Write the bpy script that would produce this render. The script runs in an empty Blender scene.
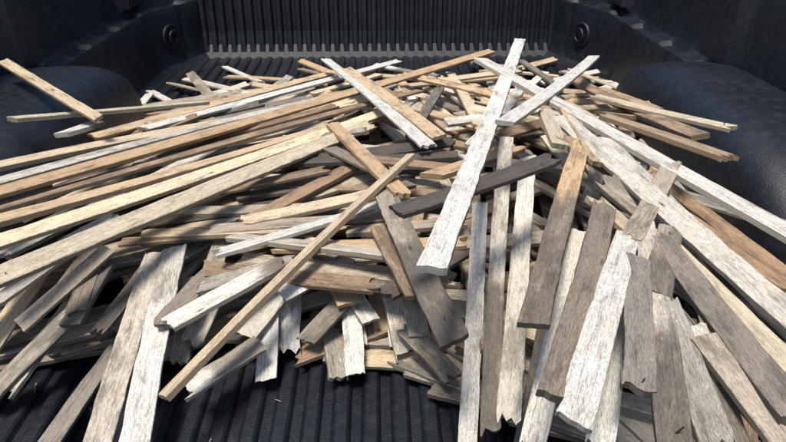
import bpy, bmesh, math, random
from mathutils import Vector, noise
random.seed(7)
S=bpy.context.scene
# ---------------- camera ----------------
cd=bpy.data.cameras.new("camera"); cam=bpy.data.objects.new("camera",cd); bpy.context.collection.objects.link(cam)
cam.location=(0,0,.58); cam.rotation_euler=(math.radians(60),0,math.radians(-1.4)); cd.lens=28.26; cd.sensor_width=36
cd.clip_start=.02; cd.clip_end=2000; S.camera=cam
# ---------------- node helpers ----------------
def mat(name):
    m=bpy.data.materials.new(name); m.use_nodes=True; nt=m.node_tree
    return m,nt,nt.nodes["Principled BSDF"]
def N(nt,t,**k):
    n=nt.nodes.new(t)
    for a,b in k.items(): setattr(n,a,b)
    return n
def noisen(nt,vec,scale,detail=3,rough=.55):
    n=N(nt,'ShaderNodeTexNoise'); n.inputs['Scale'].default_value=scale; n.inputs['Detail'].default_value=detail; n.inputs['Roughness'].default_value=rough
    if vec is not None: nt.links.new(vec,n.inputs['Vector'])
    return n.outputs['Fac']
def ramp(nt,fac,stops):
    r=N(nt,'ShaderNodeValToRGB'); e=r.color_ramp.elements
    while len(e)<len(stops): e.new(.5)
    for x,(p,c) in zip(e,stops):
        x.position=p; x.color=(c,c,c,1) if not isinstance(c,tuple) else (*c,1)
    nt.links.new(fac,r.inputs['Fac']); return r.outputs['Color']
def mix(nt,fac,a,b,mode='MIX'):
    m=N(nt,'ShaderNodeMix',data_type='RGBA',blend_type=mode)
    for s,i in ((fac,0),(a,6),(b,7)):
        if isinstance(s,(int,float)): m.inputs[i].default_value=s
        elif isinstance(s,tuple): m.inputs[i].default_value=(*s,1)
        else: nt.links.new(s,m.inputs[i])
    return m.outputs[2]
def mth(nt,op,a,b=0.0):
    m=N(nt,'ShaderNodeMath',operation=op)
    for i,s in enumerate((a,b)):
        if isinstance(s,(int,float)): m.inputs[i].default_value=s
        else: nt.links.new(s,m.inputs[i])
    return m.outputs[0]
def vscale(nt,vec,s):
    m=N(nt,'ShaderNodeVectorMath',operation='MULTIPLY'); nt.links.new(vec,m.inputs[0]); m.inputs[1].default_value=s
    return m.outputs[0]
def bump(nt,h,strength,dist,bsdf):
    b=N(nt,'ShaderNodeBump'); b.inputs['Strength'].default_value=strength; b.inputs['Distance'].default_value=dist
    nt.links.new(h,b.inputs['Height']); nt.links.new(b.outputs['Normal'],bsdf.inputs['Normal'])
# wood: per-lath colour, stain and plaster amounts come from mesh attributes
mw,nt,bs=mat("weathered_lath_wood")
uv=N(nt,'ShaderNodeAttribute',attribute_name='puv').outputs['Vector']
colA=N(nt,'ShaderNodeAttribute',attribute_name='pcol')
prm=N(nt,'ShaderNodeAttribute',attribute_name='pprm')
sep=N(nt,'ShaderNodeSeparateXYZ'); nt.links.new(prm.outputs['Vector'],sep.inputs[0])
grain=noisen(nt,vscale(nt,uv,(14,560,9)),1,4,.7)
fine=noisen(nt,vscale(nt,uv,(160,1500,9)),1,2,.6)
c=colA.outputs['Color']
pl=noisen(nt,vscale(nt,uv,(45,90,11)),1,5,.78)
pf=ramp(nt,mth(nt,'MULTIPLY',mth(nt,'SUBTRACT',mth(nt,'ADD',pl,sep.outputs[1]),.76),6),[(0,0.0),(1,.85)])
pc=ramp(nt,noisen(nt,vscale(nt,uv,(260,330,11)),1,4,.85),[(.34,(.42,.385,.33)),(.50,(.82,.785,.71))])
c=mix(nt,pf,c,pc)
c=mix(nt,1.0,c,ramp(nt,grain,[(.28,.45),(.44,1.02),(.75,1.18)]),'MULTIPLY')
c=mix(nt,.65,c,ramp(nt,fine,[(.3,.55),(.55,1.15)]),'MULTIPLY')
blot=noisen(nt,vscale(nt,uv,(24,75,7)),1,5,.75)
c=mix(nt,.9,c,ramp(nt,blot,[(.3,.5),(.46,1.02),(.7,1.2)]),'MULTIPLY')
st=noisen(nt,vscale(nt,uv,(12,40,5)),1,6,.75)
stf=mth(nt,'SUBTRACT',mth(nt,'ADD',st,sep.outputs[0]),.745)
stf=ramp(nt,mth(nt,'MULTIPLY',stf,9),[(0,0.0),(1,.82)])
c=mix(nt,stf,c,mix(nt,.65,c,(.085,.070,.055)))
vor=N(nt,'ShaderNodeTexVoronoi'); vor.inputs['Scale'].default_value=1; nt.links.new(vscale(nt,uv,(7,24,13)),vor.inputs['Vector'])
c=mix(nt,ramp(nt,vor.outputs['Distance'],[(.02,.85),(.06,0.0)]),c,(.04,.025,.018))
nt.links.new(c,bs.inputs['Base Color']); bs.inputs['Roughness'].default_value=.74; bs.inputs['Specular IOR Level'].default_value=.35
hh=mth(nt,'ADD',mth(nt,'MULTIPLY',grain,1.3),mth(nt,'ADD',mth(nt,'MULTIPLY',fine,.9),mth(nt,'MULTIPLY',pf,.6)))
bump(nt,hh,1.0,.0022,bs)
# liner
ml,nt,bs=mat("black_textured_plastic")
tc=N(nt,'ShaderNodeTexCoord').outputs['Object']
d=noisen(nt,tc,5,6,.65); d2=noisen(nt,tc,60,5,.7)
c=mix(nt,ramp(nt,d,[(.42,0.0),(.75,.45)]),(.005,.007,.011),(.026,.031,.040))
c=mix(nt,ramp(nt,d2,[(.5,0.0),(.9,.3)]),c,(.06,.062,.066))
nt.links.new(c,bs.inputs['Base Color'])
nt.links.new(ramp(nt,d2,[(.3,.38),(.8,.56)]),bs.inputs['Roughness'])
bump(nt,noisen(nt,tc,420,3,.6),.6,.0014,bs)
mm,nt,bs=mat("dark_blue_car_paint"); bs.inputs['Base Color'].default_value=(.02,.03,.06,1); bs.inputs['Roughness'].default_value=.25; bs.inputs['Coat Weight'].default_value=.6
mst,nt,bs=mat("dull_steel"); bs.inputs['Metallic'].default_value=.9; bs.inputs['Roughness'].default_value=.45; bs.inputs['Base Color'].default_value=(.12,.11,.11,1)
mrb,nt,bs=mat("tyre_rubber"); bs.inputs['Base Color'].default_value=(.015,.015,.015,1); bs.inputs['Roughness'].default_value=.8
mg,nt,bs=mat("asphalt"); tc=N(nt,'ShaderNodeTexCoord').outputs['Object']
c=mix(nt,ramp(nt,noisen(nt,tc,80,4,.7),[(.35,0.0),(.7,1.0)]),(.035,.035,.037),(.09,.088,.085)); nt.links.new(c,bs.inputs['Base Color']); bs.inputs['Roughness'].default_value=.9
bump(nt,noisen(nt,tc,120,3,.6),.5,.01,bs)
def obj(name,vs,fs,m,smooth=False,parent=None):
    me=bpy.data.meshes.new(name); me.from_pydata(vs,[],fs); me.materials.append(m)
    if smooth: me.polygons.foreach_set('use_smooth',[True]*len(me.polygons))
    me.update(); o=bpy.data.objects.new(name,me); bpy.context.collection.objects.link(o)
    if parent: o.parent=parent
    return o
def grid(rows):
    vs=[v for r in rows for v in r]; n=len(rows[0]); fs=[]
    for i in range(len(rows)-1):
        for j in range(n-1):
            a=i*n+j; fs.append((a,a+1,a+n+1,a+n))
    return vs,fs
# ---------------- truck bed ----------------
T=bpy.data.objects.new("pickup_truck_bed",None); bpy.context.collection.objects.link(T)
def ribprofile(x0,x1,per,h):
    pts=[]; n=int(round((x1-x0)/per)); per=(x1-x0)/n
    for i in range(n):
        b=x0+i*per
        for f,z in ((0,0),(.28,0),(.36,.75),(.44,1),(.80,1),(.88,.75),(.96,0)): pts.append((b+f*per,z*h))
    pts.append((x1,0)); return pts
pr=ribprofile(-.69,.69,.036,.009)
rows=[[(x,y,z-.009) for x,z in pr] for y in (.285,.8,1.4,1.8,2.16)]
vs,fs=grid(rows); obj("floor_liner",vs,[f[::-1] for f in fs],ml,False,T)
pr=ribprofile(-.62,.62,.033,.014)
prof=[(2.12,-.0095),(2.155,-.003),(2.18,.012),(2.195,.035),(2.205,.08),(2.215,.25),(2.22,.47)]
rows=[]
for y,z in prof:
    k=min(1,max(0,(z-.01)/.03))
    rows.append([(x,y-r*k,z) for x,r in [(-.70,0)]+pr+[(.70,0)]])
vs,fs=grid(rows); obj("head_wall_liner",vs,[f[::-1] for f in fs],ml,False,T)
def side(sg,name):
    p=[(.60,-.006),(.665,-.004),(.69,.012),(.70,.04),(.704,.10),(.708,.172),(.713,.185),(.722,.190),(.748,.192),(.756,.197),(.760,.21),(.762,.30),(.764,.455),(.770,.475),(.785,.485),(.86,.485),(.875,.475),(.88,.44)]
    rows=[]
    n=150
    for i in range(n+1):
        y=.285+(2.24-.285)*i/n
        t=max(0,(y-1.93)/.31); dx=-.10*t*t*(3-2*t) if t<1 else -.10
        row=[]
        for k,(x,z) in enumerate(p):
            o=0
            ph=((y-.1)%.19)/.19
            if 7<=k<=8 and .25<ph<.75: z-=.010
            for yc in (.62,1.33,1.95):
                dd=abs(y-yc)
                if 10<=k<=12 and dd<.06: o-=.028*(1 if dd<.04 else (1-(dd-.04)/.02))
            if 3<=k<=5 and ((y%.30)<.02): o+=.006
            row.append((sg*(x+o+dx*(1 if k<13 else 0)),y,z))
        rows.append(row)
    vs,fs=grid(rows)
    o=obj(name,vs,[f[::-1] for f in fs] if sg<0 else fs,ml,True,T)
    o.modifiers.new("e",'EDGE_SPLIT').split_angle=math.radians(32)
side(1,"side_wall_liner_right"); side(-1,"side_wall_liner_left")
def well(sg,name):
    c,L=1.12,.46; rows=[]
    for i in range(61):
        s=-1+2*i/60; y=c+L*s
        a=abs(s); h=.225*(1-a**2.8)**(.55); w=.165*(1-a**5)**(.5)
        row=[]
        for j in range(25):
            q=j/24*math.pi/2; e=.42
            cx=math.cos(q)**e; cz=math.sin(q)**e
            row.append((sg*(.73-w*cx - (.02*(1-cz))*(1-a**6)),y,-.006+h*cz))
        row.append((sg*.745,y,-.006+h))
        rows.append(row)
    vs,fs=grid(rows); obj(name,vs,[f[::-1] for f in fs] if sg<0 else fs,ml,True,T)
well(1,"wheel_well_right"); well(-1,"wheel_well_left")
def tiedown(sg,name):
    bm=bmesh.new()
    def ring(R,r,off):
        n,m=32,10; V=[]
        for i in range(n):
            a=2*math.pi*i/n
            V.append([bm.verts.new(((R+r*math.cos(b))*math.cos(a),off+r*math.sin(b),(R+r*math.cos(b))*math.sin(a))) for b in [2*math.pi*j/m for j in range(m)]])
        for i in range(n):
            for j in range(m):
                bm.faces.new((V[i][j],V[(i+1)%n][j],V[(i+1)%n][(j+1)%m],V[i][(j+1)%m]))
    ring(.036,.006,0); ring(.021,.004,-.012)
    rim=[]
    for R,o in ((.034,.0),(.030,.012),(.0,.016)):
        rim.append([bm.verts.new((R*math.cos(a),o*-.2,R*math.sin(a))) for a in [2*math.pi*i/32 for i in range(32)]] if R else bm.verts.new((0,-.001,0)))
    for i in range(32):
        bm.faces.new((rim[0][i],rim[0][(i+1)%32],rim[1][(i+1)%32],rim[1][i])); bm.faces.new((rim[1][i],rim[1][(i+1)%32],rim[2]))
    me=bpy.data.meshes.new(name); bm.normal_update(); bm.to_mesh(me); me.materials.append(ml)
    me.polygons.foreach_set('use_smooth',[True]*len(me.polygons))
    o=bpy.data.objects.new(name,me); bpy.context.collection.objects.link(o); o.parent=T
    o.location=(sg*.672,2.05,.095); o.rotation_euler=(0,0,sg*math.radians(-72))
tiedown(1,"tie_down_ring_right"); tiedown(-1,"tie_down_ring_left")
pr=ribprofile(-.68,.68,.034,.006)
rows=[[(x,y,z-.010) for x,z in pr] for y in (-.22,.27)]
vs,fs=grid(rows); obj("tailgate_liner",vs,[f[::-1] for f in fs],ml,False,T)
def box(name,x0,x1,y0,y1,z0,z1,m,bev=.01):
    bm=bmesh.new(); bmesh.ops.create_cube(bm,size=1)
    for v in bm.verts: v.co=Vector(((x0+x1)/2+v.co.x*(x1-x0),(y0+y1)/2+v.co.y*(y1-y0),(z0+z1)/2+v.co.z*(z1-z0)))
    bmesh.ops.bevel(bm,geom=bm.edges[:],offset=bev,segments=3,affect='EDGES',profile=.6)
    me=bpy.data.meshes.new(name); bm.to_mesh(me); me.materials.append(m); o=bpy.data.objects.new(name,me); bpy.context.collection.objects.link(o); o.parent=T; return o
box("tailgate_panel",-.70,.70,-.25,.272,-.07,-.013,mm,.012)
box("front_bulkhead",-.88,.88,2.245,2.29,-.2,.50,mm,.012)
box("bed_underframe",-.6,.6,.3,2.2,-.22,-.03,mrb,.02)
box("rear_bumper",-.85,.85,.12,.26,-.36,-.2,mst,.03)
for sg,nm in ((1,"right"),(-1,"left")):
    rows=[]
    for x,z in ((.89,.47),(.905,.40),(.915,.2),(.91,0),(.90,-.12),(.87,-.3)):
        row=[]
        for i in range(81):
            y=.272+(2.27-.272)*i/80; zz=z
            dd=abs(y-1.12)
            if dd<.42: zz=max(z,-.36+math.sqrt(.42**2-dd**2)*.95)
            row.append((sg*x,y,zz))
        rows.append(row)
    vs,fs=grid(rows); o=obj("outer_panel_"+nm,vs,fs,mm,True,T); sm=o.modifiers.new("s",'SOLIDIFY'); sm.thickness=.01
    bm=bmesh.new(); n=48; V=[]
    sec=[(.20,-.09),(.30,-.11),(.355,-.10),(.37,-.07),(.37,.07),(.355,.10),(.30,.11),(.20,.09),(.18,.05),(.08,.04),(.02,.05)]
    for i in range(n):
        a=2*math.pi*i/n; V.append([bm.verts.new((w*sg,r*math.cos(a),r*math.sin(a))) for r,w in sec])
    for i in range(n):
        for j in range(len(sec)-1): bm.faces.new((V[i][j],V[(i+1)%n][j],V[(i+1)%n][j+1],V[i][j+1]))
    me=bpy.data.meshes.new("wheel_"+nm); bm.to_mesh(me); me.materials.append(mrb); o=bpy.data.objects.new("wheel_"+nm,me); bpy.context.collection.objects.link(o); o.parent=T; o.location=(sg*.76,1.12,-.40)
rows=[[(x,y,-.77) for x in [-400,-50,-8,-2,0,2,8,50,400]] for y in [-400,-50,-8,-2,0,2,8,50,400]]
vs,fs=grid(rows); obj("ground",vs,fs,mg)
# ---------------- laths: world positions of both ends ----------------
# one 12-character record per lath, lowest first: x y z of end A, x y z of end B,
# each number in millimetres in base 62 (two characters), x measured from 1.4 m left of the bed's centre line
REC="""bYs70gdLpz0y_cxtk0fgCpM0D_d6tX0ghDq90B_eZue0gkisE0k_guqu0DlGum0h_iBvb0motr30q_cjr60qcppt0r_nmrT0rtCtT0g_nIpo0Juhru0l_oHuN0krNpq0F_phq50PvmjD2l_rXsO0fxutt0f_rVq30xyXpN0i_p7tF0tq2mc1p_p7jq28v0mu1Q_uksE0ixSuI0h_v2rG0fz1qs0f_t4jj2pvtjb2B_nXma1rpVfS2X_rMuY0gvBtQ0g_q7tP0vpvgF2N_rTma1NtCfA3t_wex50grxtj0m_uYul0ksUqy0w_d5uW0gffqb0B_laux0koDtE0g_slhR2nsebS3w_sOgj3crOb647_mOkY1vp7fR2w_gCs90ylnpp0J_vMuz0lxHsE0j_wJsJ0ozxsp0h_oOpU1ftCu20w_nArG15rCl023_pDjz2ms5hw2v_oxhb2LrQj52r_r0ie2vrPdp3z_pvf239rXhe2R
jDpN0NmGu40m_hnph0Oilth0x_oKdu3yshnX1A_nxhv2ap4o51A_eCvZ0gh1sY0l_ipx10hlnrY0D
mqw40ipwsG0F_rswm0itNuN0p_vdpV0uyDsC0q_venb1Ou9fT3z_u7wo0nuVrm0t_fRax1wgac81S_gu7w0fhcai0K_fg8P0qgkau1E_eS8D0mgo9T1y_gU9z1ghobC1w_im9J0giebD1d_iTb811iy9Z0A_gx9u1AgDbs1R_eC8E0KfcbC1L_hM730Ohvc01K_ip730NhWbV1Q_iFbf1ciScF1D_gA9E1HgjbE1U_fu9B1vgKbn2c_ii9q1BiRby1w_fUcP1RkidW1S_gBcb1PlBd51Q_gwgt1Skahw1Q_gSdu1TnCdO1U_i4fi1Porer1P_iGek1Po1fR1Q_jhfs1QodeU1S_gYcs1RlocB1S_dGae1NiEey21_eD9g1Ogddl1Y_fobR1Vgedb1Z_htg31PoUgr2v_iVg222oKfq2u_iAcy1Vn5da1T_hue21Zlffi2c_jfcO1Yn7ej26_kD9V0gkBbl1o_ke9i0gk9b41j
lJ9d0hlraI0s_m59Z0slLbV1f_m39j0mlWaN0W_mFaq0smobT1f_mZa50pmUbv1e_n89F0lmNb71e_o08K0ImZae0X_nn9D0Vnac31F
moae0Ylpc41m_kZ9X0HlXaT1h_lVap1ilrbF1p_jK9Y0RkNbn1D_iR8l0Tka9D0Z_kvag1Gm0bO1D_l4aQ1Iopa71G_iKbe1Imzao1M_jtbt1Nofay1P_kLbX1Vocao2j_mz9t2dotaT2p_iOax1JkQbd1X_k7bH1XotaV2v_j9c81Ynoat2p_lDcz1OoHct26_ni8Y2zmAbS2l_ip9n1EkEb423_l9gG2cnkdj2A_m3fv2poxep2A_nDbx3KqfeH31_qvcm4gt67y3z_qKao4gsU6M3e_qk9B4gsn6130_sQcQ2dv39w1f_qu8s48st6g39_rncl4gsu5U3F_rvhy3xti7K4g_tDdE2lvUbx2l_usba25w5af1r_thee2Dv79Y1V_qX6G4grS5w3x_u3mK2itxch4g_sWhA3puOd845_s2ek41tEb34g_pFiu4gtk7y4g_qOdz4gs25n4g_wjuI0oy3pS0y_qZ8y4frs4Q4f
qiaF2xoY790t_qB694bqv4p3G_qp6G4gq64f42_qA5R4gqS4741_q67r3Tpf5532_oIbv3go47l0g_pGdU3Coi6K1t_q3d73roA6P1B
pV8K44oB5H2h_ri8t4gql6H4g_r4e64gqTaP4g_qq7C4gpq4R4g_qV8I4gps3Y4g_qY8i4gr04s4g_qydP4gqmbP4g_r3cs4fow664f_qt9j4gos4R4g_qx8j4foA4w4f_sob24gqt864g_00zA0fampL0f_d9f63KgJkK2e_eof13lePgx38_dnbQ3Fi2kN1C_eaan3ookp01b_dUbd3zl8q60H_ev9Q3tkZiZ20_f58V3wnnlV1B_fA7Z3mmmjd1X_eQiZ1UnLwU0g_e6aC3CsPxI0y_dGhX24kHue0w_k3tp1lnXfk2L_l8qG1FohfX2N_iVbc25mIda2e_mEdm2AnI7e2Z_l5iF2cnacy2K_iS7E1wnpeg31_p5bz4TuTnt2Z_ne6q4UrylH44_mO8m4GpUaw4C"""
TYPES=("WlwTWgWTWlTLBWlWTlTlLBlWGTBWBTGwLTlWTBLwwgWTWGWTg"+"ggwGgGwgLwWGgGg"+"DBDGBgllLwWDDGBl"+"WWGWWTWwGGWgTwWWGBlwDGTwGBW"+"gBT"
 +"BGlDWWlGTBwBLBWwLL"+"gwGGWWwWWGTgwglXgWG"+"lLWlBwTLlWTTWT"+"WGTlWWD")
COL={'W':((.80,.745,.645),.13,.34),'w':((.68,.60,.485),.17,.28),'G':((.46,.395,.31),.22,.19),'g':((.30,.25,.20),.26,.14),'T':((.63,.45,.275),.18,.06),
'B':((.42,.285,.18),.22,.02),'D':((.13,.105,.085),.3,.02),'L':((.77,.635,.44),.13,.15),'l':((.69,.56,.39),.17,.18),'N':((.10,.06,.04),.0,.0)}
COL['X']=COL['T']
AL="0123456789abcdefghijklmnopqrstuvwxyzABCDEFGHIJKLMNOPQRSTUVWXYZ"
toks=REC.replace("\n","_").split("_")
assert len(toks)==168 and len(TYPES)==168 and all(len(t)==12 for t in toks),(len(toks),len(TYPES))
planks=[]
for i,(tk,ty) in enumerate(zip(toks,TYPES)):
    v=[(AL.index(tk[k])*62+AL.index(tk[k+1]))/1000 for k in range(0,12,2)]; v[0]-=1.4; v[3]-=1.4
    base=34 if i<49 else 37 if i<107 else 36 if i<147 else 37 if i<161 else 40 if i<164 else 20 if i==164 else 36
    if 126<=i<147: base=30
    w=base*.79/1000*random.uniform(.88,1.08); th=random.uniform(.0055,.0082)
    if i==147: v=[-.70,1.165,.262,-.45,.955,.225]; w=.019
    A=Vector(v[:3]);B=Vector(v[3:])
    for it in range(2):            # keep laths inside the bed walls
        for sgn in (-1,1):
            if A.x*sgn>.70: A=A.lerp(B,(A.x*sgn-.70)/((A.x-B.x)*sgn))
        A,B=B,A
    planks.append((*A,*B,w,th,ty))
def ss(a,b,x):
    t=max(0,min(1,(x-a)/(b-a))); return t*t*(3-2*t)
def H(x,y):
    y0=.60-.24*ss(.0,.16,x)-.08*ss(.28,.42,-x)
    h=.135*ss(y0,y0+.24,y)*(1-.85*ss(1.05,1.85,y))*(1-.25*ss(.05,.2,x))
    h*=1-.75*ss(.45,.78,abs(x))
    return h
fill=[]
for k in range(420):
    x=random.uniform(-.62,.66); y=random.uniform(.42,1.65)
    h=H(x,y)
    if h<.02: continue
    if x<-.1 and y>.55: ang=math.radians(random.gauss(38,12))
    elif x>.18: ang=math.radians(random.choice([random.gauss(-50,14),random.gauss(88,14)]))
    else: ang=math.radians(random.choice([random.gauss(5,15),random.gauss(85,18)]))
    L=random.uniform(.2,.55); z=h*random.uniform(.15,.95)
    dx,dy=math.cos(ang)*L/2,math.sin(ang)*L/2
    e=[]
    for sg in (-1,1):
        xx=max(-.66,min(.66,x+sg*dx)); yy=max(.62-.2*ss(.0,.16,xx),min(2.1,y+sg*dy)); e.append(Vector((xx,yy,max(.012,min(z+random.uniform(-.02,.02),H(xx,yy)*.95+.006)))))
    if (e[1]-e[0]).length<.1: continue
    fill.append((*e[0],*e[1],.029,.008,random.choice('wGgTBGLlGwB')))
# ---------------- lath mesh builder ----------------
V=[];F=[];CO=[];UV=[];PR=[]
def lath(ax,ay,az,bx,by,bz,w,th,c,sd,roll=None):
    r=random.Random(sd)
    A=Vector((ax,ay,az));B=Vector((bx,by,bz));d=B-A;L=d.length
    if L<.005: return
    d.normalize(); s=d.cross(Vector((0,0,1))).normalized(); u=s.cross(d).normalized()
    a=math.radians(r.gauss(0,7)) if roll is None else roll
    tw=math.radians(r.gauss(0,4))
    n=max(2,int(L/.016)); C1=COL[c]; C2=COL['g'] if c=='X' else C1
    hue=r.uniform(-.05,.05); br=r.uniform(.82,1.08); so=r.uniform(-.07,.12)
    if c in 'WwG' and r.random()<.35: C2=(COL['g'][0],.30,.14) if r.random()<.4 else (COL['w'][0],.26,.24)
    fs_=r.uniform(.25,.75) if c!='X' else .42
    bow=r.gauss(0,.003)*min(1,L/.5); bow2=r.gauss(0,.0025)*min(1,L/.5); off=r.uniform(0,50); seed=r.uniform(0,400)
    base=len(V); cols=[-1,-.93,-.6,-.25,.15,.5,.78,.93,1]; m=len(cols); jm=min(1,w/.03)
    cut0,cut1=r.gauss(0,.16),r.gauss(0,.16)
    rag0,rag1=(r.random()<.5),(r.random()<.5)
    jag0=[(r.uniform(0,.003)+rag0*r.uniform(0,.014))*jm for _ in cols]; jag1=[(r.uniform(0,.003)+rag1*r.uniform(0,.014))*jm for _ in cols]
    ww0,ww1=r.uniform(.9,1.02),r.uniform(.92,1.04)
    nick=[(r.random(),r.choice((-1,1)),r.uniform(.04,.15),r.uniform(.008,.03)) for _ in range(r.randint(0,4))]
    for i in range(n+1):
        t=i/n; ang=a+tw*(t-.5); S1=s*math.cos(ang)+u*math.sin(ang); U1=u*math.cos(ang)-s*math.sin(ang)
        ctr=A+d*(L*t)+U1*(bow*4*t*(1-t))+S1*(bow2*4*t*(1-t))
        E=[]
        for sgn,o1,o2 in ((-1,0,3),(1,9,13)):
            e=1+.09*noise.noise(Vector((t*L*55,seed,o1)))+.06*noise.noise(Vector((t*L*9,seed,o2)))
            for nt_,ns,nd,nl in nick:
                if ns==sgn: e-=nd*max(0,1-abs(t-nt_)*L/nl)
            E.append(e)
        f=max(0,min(1,(t-fs_)/.08+.9*noise.noise(Vector((seed,t*L*20,1)))))
        for lay in (1,-1):
            for k,x in (enumerate(cols) if lay==1 else reversed(list(enumerate(cols)))):
                sh=0
                if i==0: sh=jag0[k]+x*w/2*cut0+(0.0015*jm if lay<0 else 0)
                if i==n: sh=-jag1[k]+x*w/2*cut1-(0.0015*jm if lay<0 else 0)
                e=E[0] if x<0 else E[1]; xx=x*e*w/2*(ww0+(ww1-ww0)*t)
                zz=lay*(th/2-(.0011*jm if abs(x)==1 else 0))
                V.append(tuple(ctr+S1*xx+U1*zz+d*sh))
                col=[(C1[0][q_]*(1-f)+C2[0][q_]*f)*br*(1+hue*(1-q_)) for q_ in range(3)]
                if abs(x)==1 : col=[q_*.8 for q_ in col]
                CO.extend((*col,1)); UV.append((t*L+off,xx+(0 if lay>0 else .3),seed)); PR.append((C1[1]*(1-f)+C2[1]*f+so,(C1[2]*(1-f)+C2[2]*f)*(.3 if abs(x)==1 else 1),0))
    R=2*m
    for i in range(n):
        for k in range(R):
            k2=(k+1)%R; b0=base+i*R; F.append((b0+k,b0+R+k,b0+R+k2,b0+k2))
    for b0,fl in ((base,False),(base+n*R,True)):
        for k in range(m-1):
            q=(b0+k,b0+k+1,b0+R-2-k,b0+R-1-k); F.append(q if not fl else q[::-1])
for i,q in enumerate(planks): lath(*q,sd=i+1)
for i,q in enumerate(fill): lath(*q,sd=i+1000)
# rusty nails left in some laths
rn=random.Random(5)
for i in rn.sample(range(20,168),26):
    q=planks[i]; A=Vector(q[:3]);B=Vector(q[3:6]); t=rn.choice((rn.uniform(.03,.1),rn.uniform(.9,.97))); c0=A.lerp(B,t)
    dr=Vector((rn.gauss(0,.5),rn.gauss(0,.5),1)).normalized(); l=rn.uniform(.006,.012)
    lath(*(c0-dr*.004),*(c0+dr*l),.0010,.0010,'N',i+5000,0)
# a few splinters on the liner
for i in range(40):
    x=random.uniform(-.62,.62); y=random.choice([random.uniform(.33,.62),random.uniform(.33,1.95)])
    L=random.uniform(.006,.022); a=random.uniform(0,6.3); z=.0028
    if H(x,y)>.05: continue
    lath(x,y,z,x+L*math.cos(a),y+L*math.sin(a),z+.001,random.uniform(.0008,.002),.001,random.choice('GwGB'),i+3000)
me=bpy.data.meshes.new("wood_lath_pile"); me.from_pydata(V,[],F); me.materials.append(mw)
at1=me.attributes.new('pcol','FLOAT_COLOR','POINT'); at1.data.foreach_set('color',CO)
at2=me.attributes.new('puv','FLOAT_VECTOR','POINT'); at2.data.foreach_set('vector',[q for v in UV for q in v])
at3=me.attributes.new('pprm','FLOAT_VECTOR','POINT'); at3.data.foreach_set('vector',[q for v in PR for q in v])
me.update(); o=bpy.data.objects.new("wood_lath_pile",me); bpy.context.collection.objects.link(o)
# ---------------- light ----------------
el,az=72,-150   # azimuth of sun measured from +Y toward +X
W=bpy.data.worlds.new("World"); S.world=W; W.use_nodes=True; nt=W.node_tree
sky=nt.nodes.new('ShaderNodeTexSky'); sky.sky_type='NISHITA'; sky.sun_disc=False; sky.sun_elevation=math.radians(el); sky.sun_rotation=math.radians(az)
nt.links.new(sky.outputs[0],nt.nodes['Background'].inputs[0]); nt.nodes['Background'].inputs[1].default_value=.15
sd=bpy.data.lights.new("sun",'SUN'); sd.energy=5.0; sd.angle=math.radians(14); sd.color=(1,.95,.87)
so=bpy.data.objects.new("sun",sd); bpy.context.collection.objects.link(so)
dv=Vector((math.sin(math.radians(az))*math.cos(math.radians(el)),math.cos(math.radians(az))*math.cos(math.radians(el)),math.sin(math.radians(el))))
so.rotation_euler=dv.to_track_quat('Z','Y').to_euler(); so.location=dv*5
S.view_settings.view_transform='Standard'; S.view_settings.look='None'; S.view_settings.exposure=0
